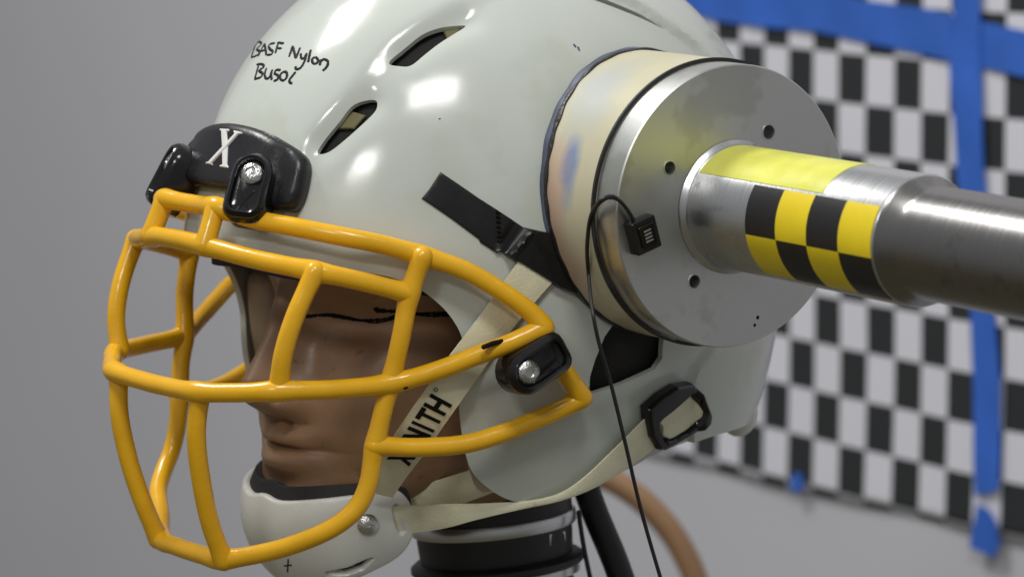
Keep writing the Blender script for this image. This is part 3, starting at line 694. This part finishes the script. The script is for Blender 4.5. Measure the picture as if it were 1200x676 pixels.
def head_pt(t, z):
    f_, b_, w_ = smooth_interp(z, xf), smooth_interp(z, xb_), smooth_interp(z, yw)
    xc = .02 if z < .1 else .0; c, s = math.cos(t), math.sin(t); p = 2 / 2.35
    a = (f_ - xc) if c > 0 else (xc - b_)
    X = xc + a * np.sign(c) * abs(c) ** p; Y = w_ * np.sign(s) * abs(s) ** p
    if c > 0:
        # nose: bridge grows to the tip, nostril wings; brow, eye hollow, cheek, lips
        br = np.interp(z, [-.082, -.079, -.072, -.066, -.060, -.045, -.030, -.016, -.004], [0, .008, .021, .028, .0285, .023, .016, .006, 0])
        wn = np.interp(z, [-.08, -.07, -.06, -.045, -.02], [.013, .0125, .011, .008, .008])
        X += br * G(Y, wn)
        for q in (1, -1):
            X += .011 * G(Y - q * .0145, .0058) * G(z + .072, .0072)
            X -= .0105 * G(Y - q * .033, .018) * G(z + .030, .013)
            X += .004 * G(Y - q * .030, .022) * G(z + .006, .008)
            X += .004 * G(Y - q * .045, .02) * G(z + .062, .018)
            X -= .0022 * G(abs(Y - q * .006) - 0, .003) * G(z + .084, .006)
            X -= .003 * G(Y - q * .026, .006) * G(z + .094, .006)
        lw = G(Y, .024)
        X += .0065 * G(z + .0885, .0050) * G(Y, .020) + .0070 * G(z + .1005, .0060) * G(Y, .018)
        X -= .0055 * G(z + .0945, .0016) * G(Y, .021)
        X -= .002 * G(z + .112, .005) * G(Y, .016)
    return (X, Y, z)
hv, hf = [], []; nt_, nzz = 260, 300
tt_ = [math.copysign(abs(u) ** 1.35, u) * math.pi for u in np.linspace(-1, 1, nt_, endpoint=False)]
zl = np.linspace(-.136, .128, nzz)
for z in zl:
    for t in tt_: hv.append(head_pt(t, z))
for j in range(nzz - 1):
    for i in range(nt_): hf.append((j * nt_ + i, j * nt_ + (i + 1) % nt_, (j + 1) * nt_ + (i + 1) % nt_, (j + 1) * nt_ + i))
hf += [tuple(range(nt_))[::-1], tuple(range((nzz - 1) * nt_, nzz * nt_))]
hm = mesh(hv, hf); face = link('face_skin', hm, M['skin'], head, angle=75)
from mathutils.bvhtree import BVHTree
bvh = BVHTree.FromPolygons([tuple(v_.co) for v_ in hm.vertices], [tuple(p.vertices) for p in hm.polygons])
def head_stroke(pxs, r):
    P, N = [], []
    for a, b in resample(catmull(pxs, 5), 2, False):
        h, n, i, d = bvh.ray_cast(Vector(CAM), Vector(ray(a, b)))
        if h is not None: P.append(np.array(h) + np.array(n) * r * .2)
    return tube(P, r, 6, rs=[r * (.6 + .8 * rng.random()) for _ in P])
part('marker_line', join(head_stroke([(345, 373), (370, 369), (395, 371), (420, 375), (450, 374), (470, 368), (500, 367), (545, 367)], .0007), head_stroke([(360, 372), (385, 368), (410, 372), (440, 378), (470, 371)], .0005),
     head_stroke([(440, 362), (450, 364), (475, 365)], .0011), head_stroke([(478, 368), (510, 370), (546, 367)], .0006)), M['ink'], head)
# neck
nc = Py(578, 640, 0); cx = nc[0]
def neck(z, pts, m, name='neck_disc', c=None):
    c_ = np.array([cx, 0, zpx(607)]); return part(name, lathe(pts, c_ + NAX * (z - zpx(607)), NAX, 72, hint=(1, 0, 0)), M[m], head)
def zpx(py, dy=0): return Py(578, py, .0)[2]
RN = .0405; NAX = R.T @ np.array([-.10, .99, .08]); NAX = NAX / np.linalg.norm(NAX)
neck(zpx(607), [(0, -.001), (RN - .003, -.001), (RN, .001), (RN, .018), (RN - .004, .022), (RN - .006, .05), (0, .05)], 'rubber')
neck(zpx(615), [(0, -.001), (RN + .001, -.001), (RN + .0015, 0), (RN + .0015, .0048), (RN + .001, .0056), (0, .0056)], 'alu', 'neck_ring')
neck(zpx(657), [(0, 0), (RN - .002, 0), (RN - .001, .014), (RN - .001, .0190), (0, .0190)], 'rubber')
neck(zpx(664), [(0, 0), (RN + .002, 0), (RN + .0035, .0015), (RN + .0035, .004), (RN + .001, .006), (0, .006)], 'rubber')
neck(zpx(671), [(0, -.001), (RN + .001, -.001), (RN + .001, .0034), (0, .0034)], 'alu', 'neck_ring')
neck(zpx(760), [(0, 0), (RN, 0), (RN, .03), (RN - .004, .036), (0, .036)], 'rubber')
# the bright window slot in the neck and a dark bolt
def cyl_plate(cx_, cy_, r, pxs, m, parent, name, h=.0006, up=(0, 0, 1)):
    V = []
    for a, b in pxs:
        d = ray(a, b); o = CAM - np.array([cx_, cy_, 0]); A = d[0] ** 2 + d[1] ** 2; B = 2 * (o[0] * d[0] + o[1] * d[1]); Cc = o[0] ** 2 + o[1] ** 2 - r * r
        t = (-B - math.sqrt(max(0, B * B - 4 * A * Cc))) / 2 / A; V.append(CAM + d * t)
    W3 = [p + np.array([(p[0] - cx_), (p[1] - cy_), 0]) / r * h for p in V]; n = len(V)
    return part(name, (W3 + V, [tuple(range(n)), tuple(range(2 * n - 1, n - 1, -1))] + [(i, i + n, (i + 1) % n + n, (i + 1) % n) for i in range(n)]), m, parent, smooth=False)
cyl_plate(cx, 0, RN - .0008, [(643, 626), (661, 622), (662, 640), (650, 643), (644, 639)], M['alu'], head, 'bracket')
# strut beside the neck
part('strut', tube(catmull([Pw(683, 560, -.03), Pw(697, 600, -.03), Pw(722, 660, -.03), Pw(742, 720, -.03)], 5), .0068, 16), M['rubber'], head)
part('cable', tube(catmull([Pw(678, 600, 0), Pw(685, 645, 0), Pw(697, 700, 0)], 5), .0012, 8), M['rubber'], head)

# =================================================================== impactor
ram = thing('impactor_ram', 'metal impact ram with round plate and cream nylon pad pressing the side of the helmet', 'impactor')
C0 = np.array([-.0031, .1723, .0247]); AX = np.array([.0924, 1., -.0158]); AX = AX / np.linalg.norm(AX)
U_, V__, _ = frame(AX)
RD = .0646
def cyl(px, py, r):
    d = ray(px, py); o = CAM - C0; dp = d - AX * (d @ AX); op = o - AX * (o @ AX); A = dp @ dp; B = 2 * dp @ op; Cc = op @ op - r * r; D = B * B - 4 * A * Cc
    t = (-B - math.sqrt(max(D, 0))) / 2 / A; p = o + d * t; return p @ AX, math.atan2(p @ V__, p @ U_) % (2 * math.pi)
def plane(px, py, h=0):
    d = ray(px, py); t = (h - (CAM - C0) @ AX) / (d @ AX); p = CAM + d * t - C0; return np.array([p @ U_, p @ V__])
# plate with drilled holes
holes = [((901, 155), .0032), ((785, 197), .0029), ((814, 330), .0030), ((888, 372), .0009), ((884.5, 381), .0008)]
def circ(c, r, n): return np.array([[c[0] + r * math.cos(2 * math.pi * k / n), c[1] + r * math.sin(2 * math.pi * k / n)] for k in range(n)])
hc = [(plane(*p), r) for p, r in holes]
hp = [circ(c, r, 24) for c, r in hc]
pv, pf = cdt(circ((0, 0), RD - .0006, 160), hp, .009)
DT = .0165
V = [C0 + U_ * a + V__ * b for a, b in pv]; F = [tuple(t) for t in pf]; base_n = len(V)
# outer rim and back
ring0 = list(range(160)); rows = [(RD, -.0006), (RD, -DT + .0008), (RD - .0008, -DT)]
prev = ring0
for r_, h in rows:
    s0 = len(V)
    for k in range(160):
        a = 2 * math.pi * k / 160; V.append(C0 + AX * h + (U_ * math.cos(a) + V__ * math.sin(a)) * r_)
    cur = list(range(s0, s0 + 160)); F += [(prev[k], prev[(k + 1) % 160], cur[(k + 1) % 160], cur[k]) for k in range(160)]; prev = cur
F.append(tuple(prev))
k0 = 160
for c, r in hc:
    s0 = len(V)
    for k in range(24):
        a = 2 * math.pi * k / 24; V.append(C0 + AX * -.012 + U_ * (c[0] + r * math.cos(a)) + V__ * (c[1] + r * math.sin(a)))
    F += [(k0 + k, s0 + k, s0 + (k + 1) % 24, k0 + (k + 1) % 24) for k in range(24)]; F.append(tuple(range(s0, s0 + 24))); k0 += 24
plate = part('plate', (V, F), M['disc'], ram, angle=30)
# countersink ring faintly round the lower hole
# nylon pad, its back face following the shell
def shell_y(x, z):
    c = .147 if z > 0 else .22; k = 1 - (x / .159) ** 2 - (z / c) ** 2; return .1185 * math.sqrt(max(k, .02))
rad = RD + .0012; PV, PF = [], []; sg = 128
def back_h(a, r_):
    h = -.06
    for _ in range(12):
        p = C0 + AX * h + (U_ * math.cos(a) + V__ * math.sin(a)) * r_; h += (shell_y(p[0], p[2]) - p[1]) / AX[1]
    return h
prof = []
for j in range(7):
    for k in range(sg):
        a = 2 * math.pi * k / sg; hb = back_h(a, rad) + .001; ht = -DT - .0005
        if j == 0: h, r_ = ht, rad - .0015
        elif j == 6: h, r_ = hb - .004, rad - .0
        else: t = (j - 1) / 4; h, r_ = (ht - .0012) * (1 - t) + hb * t, rad
        PV.append(C0 + AX * h + (U_ * math.cos(a) + V__ * math.sin(a)) * r_)
for j in range(6):
    for k in range(sg): PF.append((j * sg + k, j * sg + (k + 1) % sg, (j + 1) * sg + (k + 1) % sg, (j + 1) * sg + k))
PF += [tuple(range(sg))[::-1], tuple(range(6 * sg, 7 * sg))]
part('nylon_pad', (PV, PF), M['puck'], ram, angle=50)
# black line between plate and pad
part('gasket', lathe([(RD + .0004, -DT - .0016), (RD + .0018, -DT - .0012), (RD + .0018, -DT + .0002), (RD + .0003, -DT + .0004)], C0, AX, 128, closed=True), M['rubber'], ram)
# dark band of tape where the pad meets the shell
def band(o0, o1, ex, m, name, sd):
    TV, TF = [], []
    for k in range(sg):
        a = 2 * math.pi * k / sg; hb = back_h(a, rad) + o0 + .0004 * math.sin(9 * a + sd) + .0002 * math.sin(31 * a + sd); he = back_h(a, rad) + o1 + .0006 * math.sin(7 * a + sd) + .0004 * math.sin(29 * a + 2 * sd)
        q_ = ex * (1 + .35 * math.sin(17 * a + sd) * math.sin(5 * a))
        for r_, h in ((rad - .0005, hb), (rad + q_ * .8, hb + .0002), (rad + q_, (hb + he) / 2), (rad + q_ * .7, he), (rad - .0005, he)): TV.append(C0 + AX * h + (U_ * math.cos(a) + V__ * math.sin(a)) * r_)
    for k in range(sg):
        for j in range(5): TF.append((k * 5 + j, k * 5 + (j + 1) % 5, ((k + 1) % sg) * 5 + (j + 1) % 5, ((k + 1) % sg) * 5 + j))
    part(name, (TV, TF), m, ram)
M['band'] = mat('blue_grey_stained_band', (.085, .10, .15), .5, var=.5, vscale=40, bump=.5, bscale=300)
M['glue'] = mat('black_glue_bead', (.012, .012, .015), .45, var=.6, vscale=90, bump=.9, bscale=350)
sg = 256
band(-.004, .0034, .0009, M['band'], 'edge_band', 0)
band(.0031, .0056, .0010, M['glue'], 'glue_bead', 2)
for (c, r) in hc[:3]:
    part('hole_rim', lathe([(r - .0001, -.0003), (r + .0001, .0002), (r + .0007, .0002), (r + .0008, -.0002)], C0 + U_ * c[0] + V__ * c[1], AX, 32, closed=True), M['alu'], plate)
RH = .0281; LH = cyl(1020, 292, RH)[0]
part('hub', lathe([(0, .0003), (RH + .0026, .0003), (RH + .0020, .0012), (RH + .0006, .0022), (RH, .0034), (RH, LH), (RH - .0006, LH + .0008)], C0, AX, 256), M['hub'], ram)
rt = .0240
part('shaft', lathe([(0, LH), (RH - .0006, LH + .0008), (RH - .001, LH + .0030), (rt + .0003, LH + .0085), (rt, LH + .012), (rt, LH + .42), (0, LH + .42)], C0, AX, 200), M['tube'], ram)
def cplate(L0, L1, t0, t1, m, name, h=.0003, n=48, slantf=None):
    V, F = [], []
    for i in range(n + 1):
        t = t0 + (t1 - t0) * i / n
        for L, hh in ((L0, 0), (L0, h), (L1, h), (L1, 0)): V.append(C0 + AX * L + (U_ * math.cos(t) + V__ * math.sin(t)) * (RH + hh))
    for i in range(n):
        for k in range(4): F.append((i * 4 + k, i * 4 + (k + 1) % 4, (i + 1) * 4 + (k + 1) % 4, (i + 1) * 4 + k))
    F += [(0, 1, 2, 3), (n * 4 + 3, n * 4 + 2, n * 4 + 1, n * 4)]
    return part(name, (V, F), m, ram)
La, Ra = cyl(874, 272, RH)[0], cyl(1020, 290, RH)[0]
t_top = cyl(950, 228, RH)[1]; t_mid = cyl(945, 288, RH)[1]; t_bot = 2 * t_mid - t_top
for c_ in range(4):
    for r_ in range(2):
        a = La + (Ra - La) * c_ / 4; b = La + (Ra - La) * (c_ + 1) / 4; t0, t1 = (t_top, t_mid) if r_ == 0 else (t_mid, t_bot)
        cplate(a, b, t0, t1, M['sk'] if (c_ + r_) % 2 == 0 else M['sy'], 'sticker_square')
Lb, Rb = cyl(823, 205, RH)[0], cyl(963, 222, RH)[0]
cplate(.004, Rb + .002, t_top - (t_mid - t_top) * .06, t_top - (t_mid - t_top) * 1.5, M['py'], 'yellow_tape')

# =================================================================== sensor and its cable
sens = thing('sensor_cable', 'thin black cable with a small black connector stuck on the round metal plate', 'cable')
def disc_pt(px, py, h): a = plane(px, py, h); return C0 + AX * h + U_ * a[0] + V__ * a[1]
s0 = disc_pt(749, 274, .0001)
ex = disc_pt(752, 288, 0) - disc_pt(745, 260, 0); ex /= np.linalg.norm(ex); ey = np.cross(AX, ex)
def box(c, ux, uy, uz, a, b, h, bev=.0008):
    V, F = [], []
    P = [(-a, -b), (a, -b), (a, b), (-a, b)]
    O = []
    for i, (x_, y_) in enumerate(P):
        sx_, sy_ = np.sign(x_), np.sign(y_)
        for k in range(4):
            t = (math.pi / 2) * k / 3 + math.pi + i * math.pi / 2; O.append((x_ - sx_ * bev + bev * math.cos(t), y_ - sy_ * bev + bev * math.sin(t)))
    n = len(O)
    for q_, z in ((1, 0), (1, h - bev * .6), (1 - bev / a * .5, h)):
        for x_, y_ in O: V.append(c + ux * x_ * q_ + uy * y_ * q_ + uz * z)
    for j in range(2):
        for k in range(n): F.append((j * n + k, j * n + (k + 1) % n, (j + 1) * n + (k + 1) % n, (j + 1) * n + k))
    F += [tuple(range(n))[::-1], tuple(range(2 * n, 3 * n))]; return V, F
conn = part('connector', box(s0, ex, ey, AX, .0076, .0066, .0060), M['black'], sens)
part('collar', join(box(s0 + AX * .0050 + ey * -.0, ex, ey, AX, .0050, .0040, .0022, .0005)), M['gloss'], conn)
part('contact', join(*[box(s0 + AX * .0071 + ex * (k - 1.5) * .0016, ex, ey, AX, .00035, .0020, .0004, .0001) for k in range(4)]), M['alu'], conn)
def rimp(px, py, r=RD + .004): L, t = cyl(px, py, r); return C0 + AX * L + (U_ * math.cos(t) + V__ * math.sin(t)) * r
w1 = [disc_pt(744, 263, .003), disc_pt(738, 250, .004), disc_pt(728, 237, .006), disc_pt(716, 230, .008), disc_pt(702, 237, .006), rimp(692, 255), rimp(688, 290), rimp(690, 325), Py(694, 362, .160), Py(702, 402, .162), Py(716, 450, .160), Py(733, 520, .158), Py(752, 600, .156), Py(778, 690, .156)]
part('wire', tube(catmull(w1, 8), .00095, 8), M['rubber'], sens)
w2 = [disc_pt(745, 262, .002), disc_pt(735, 245, .003), disc_pt(722, 233, .005), disc_pt(708, 234, .005), rimp(696, 250, RD + .003), rimp(698, 285, RD + .003), rimp(706, 315, RD + .0025), rimp(720, 340, RD + .0025), rimp(740, 368, RD + .0025), rimp(765, 387, RD + .0025), rimp(790, 398, RD + .0025)]
part('wire', tube(catmull(w2, 8), .00085, 8), M['rubber'], sens)

# =================================================================== blurred hose behind
hose = part('hose', tube(catmull([Pw(640, 548, -.7), Pw(700, 556, -.7), Pw(742, 578, -.7), Pw(776, 610, -.7), Pw(800, 645, -.7), Pw(818, 690, -.7), Pw(826, 760, -.7)], 8), .0092, 16), M['hose'])
tag(hose, 'tan hose curving down behind the dummy neck, out of focus', 'hose')
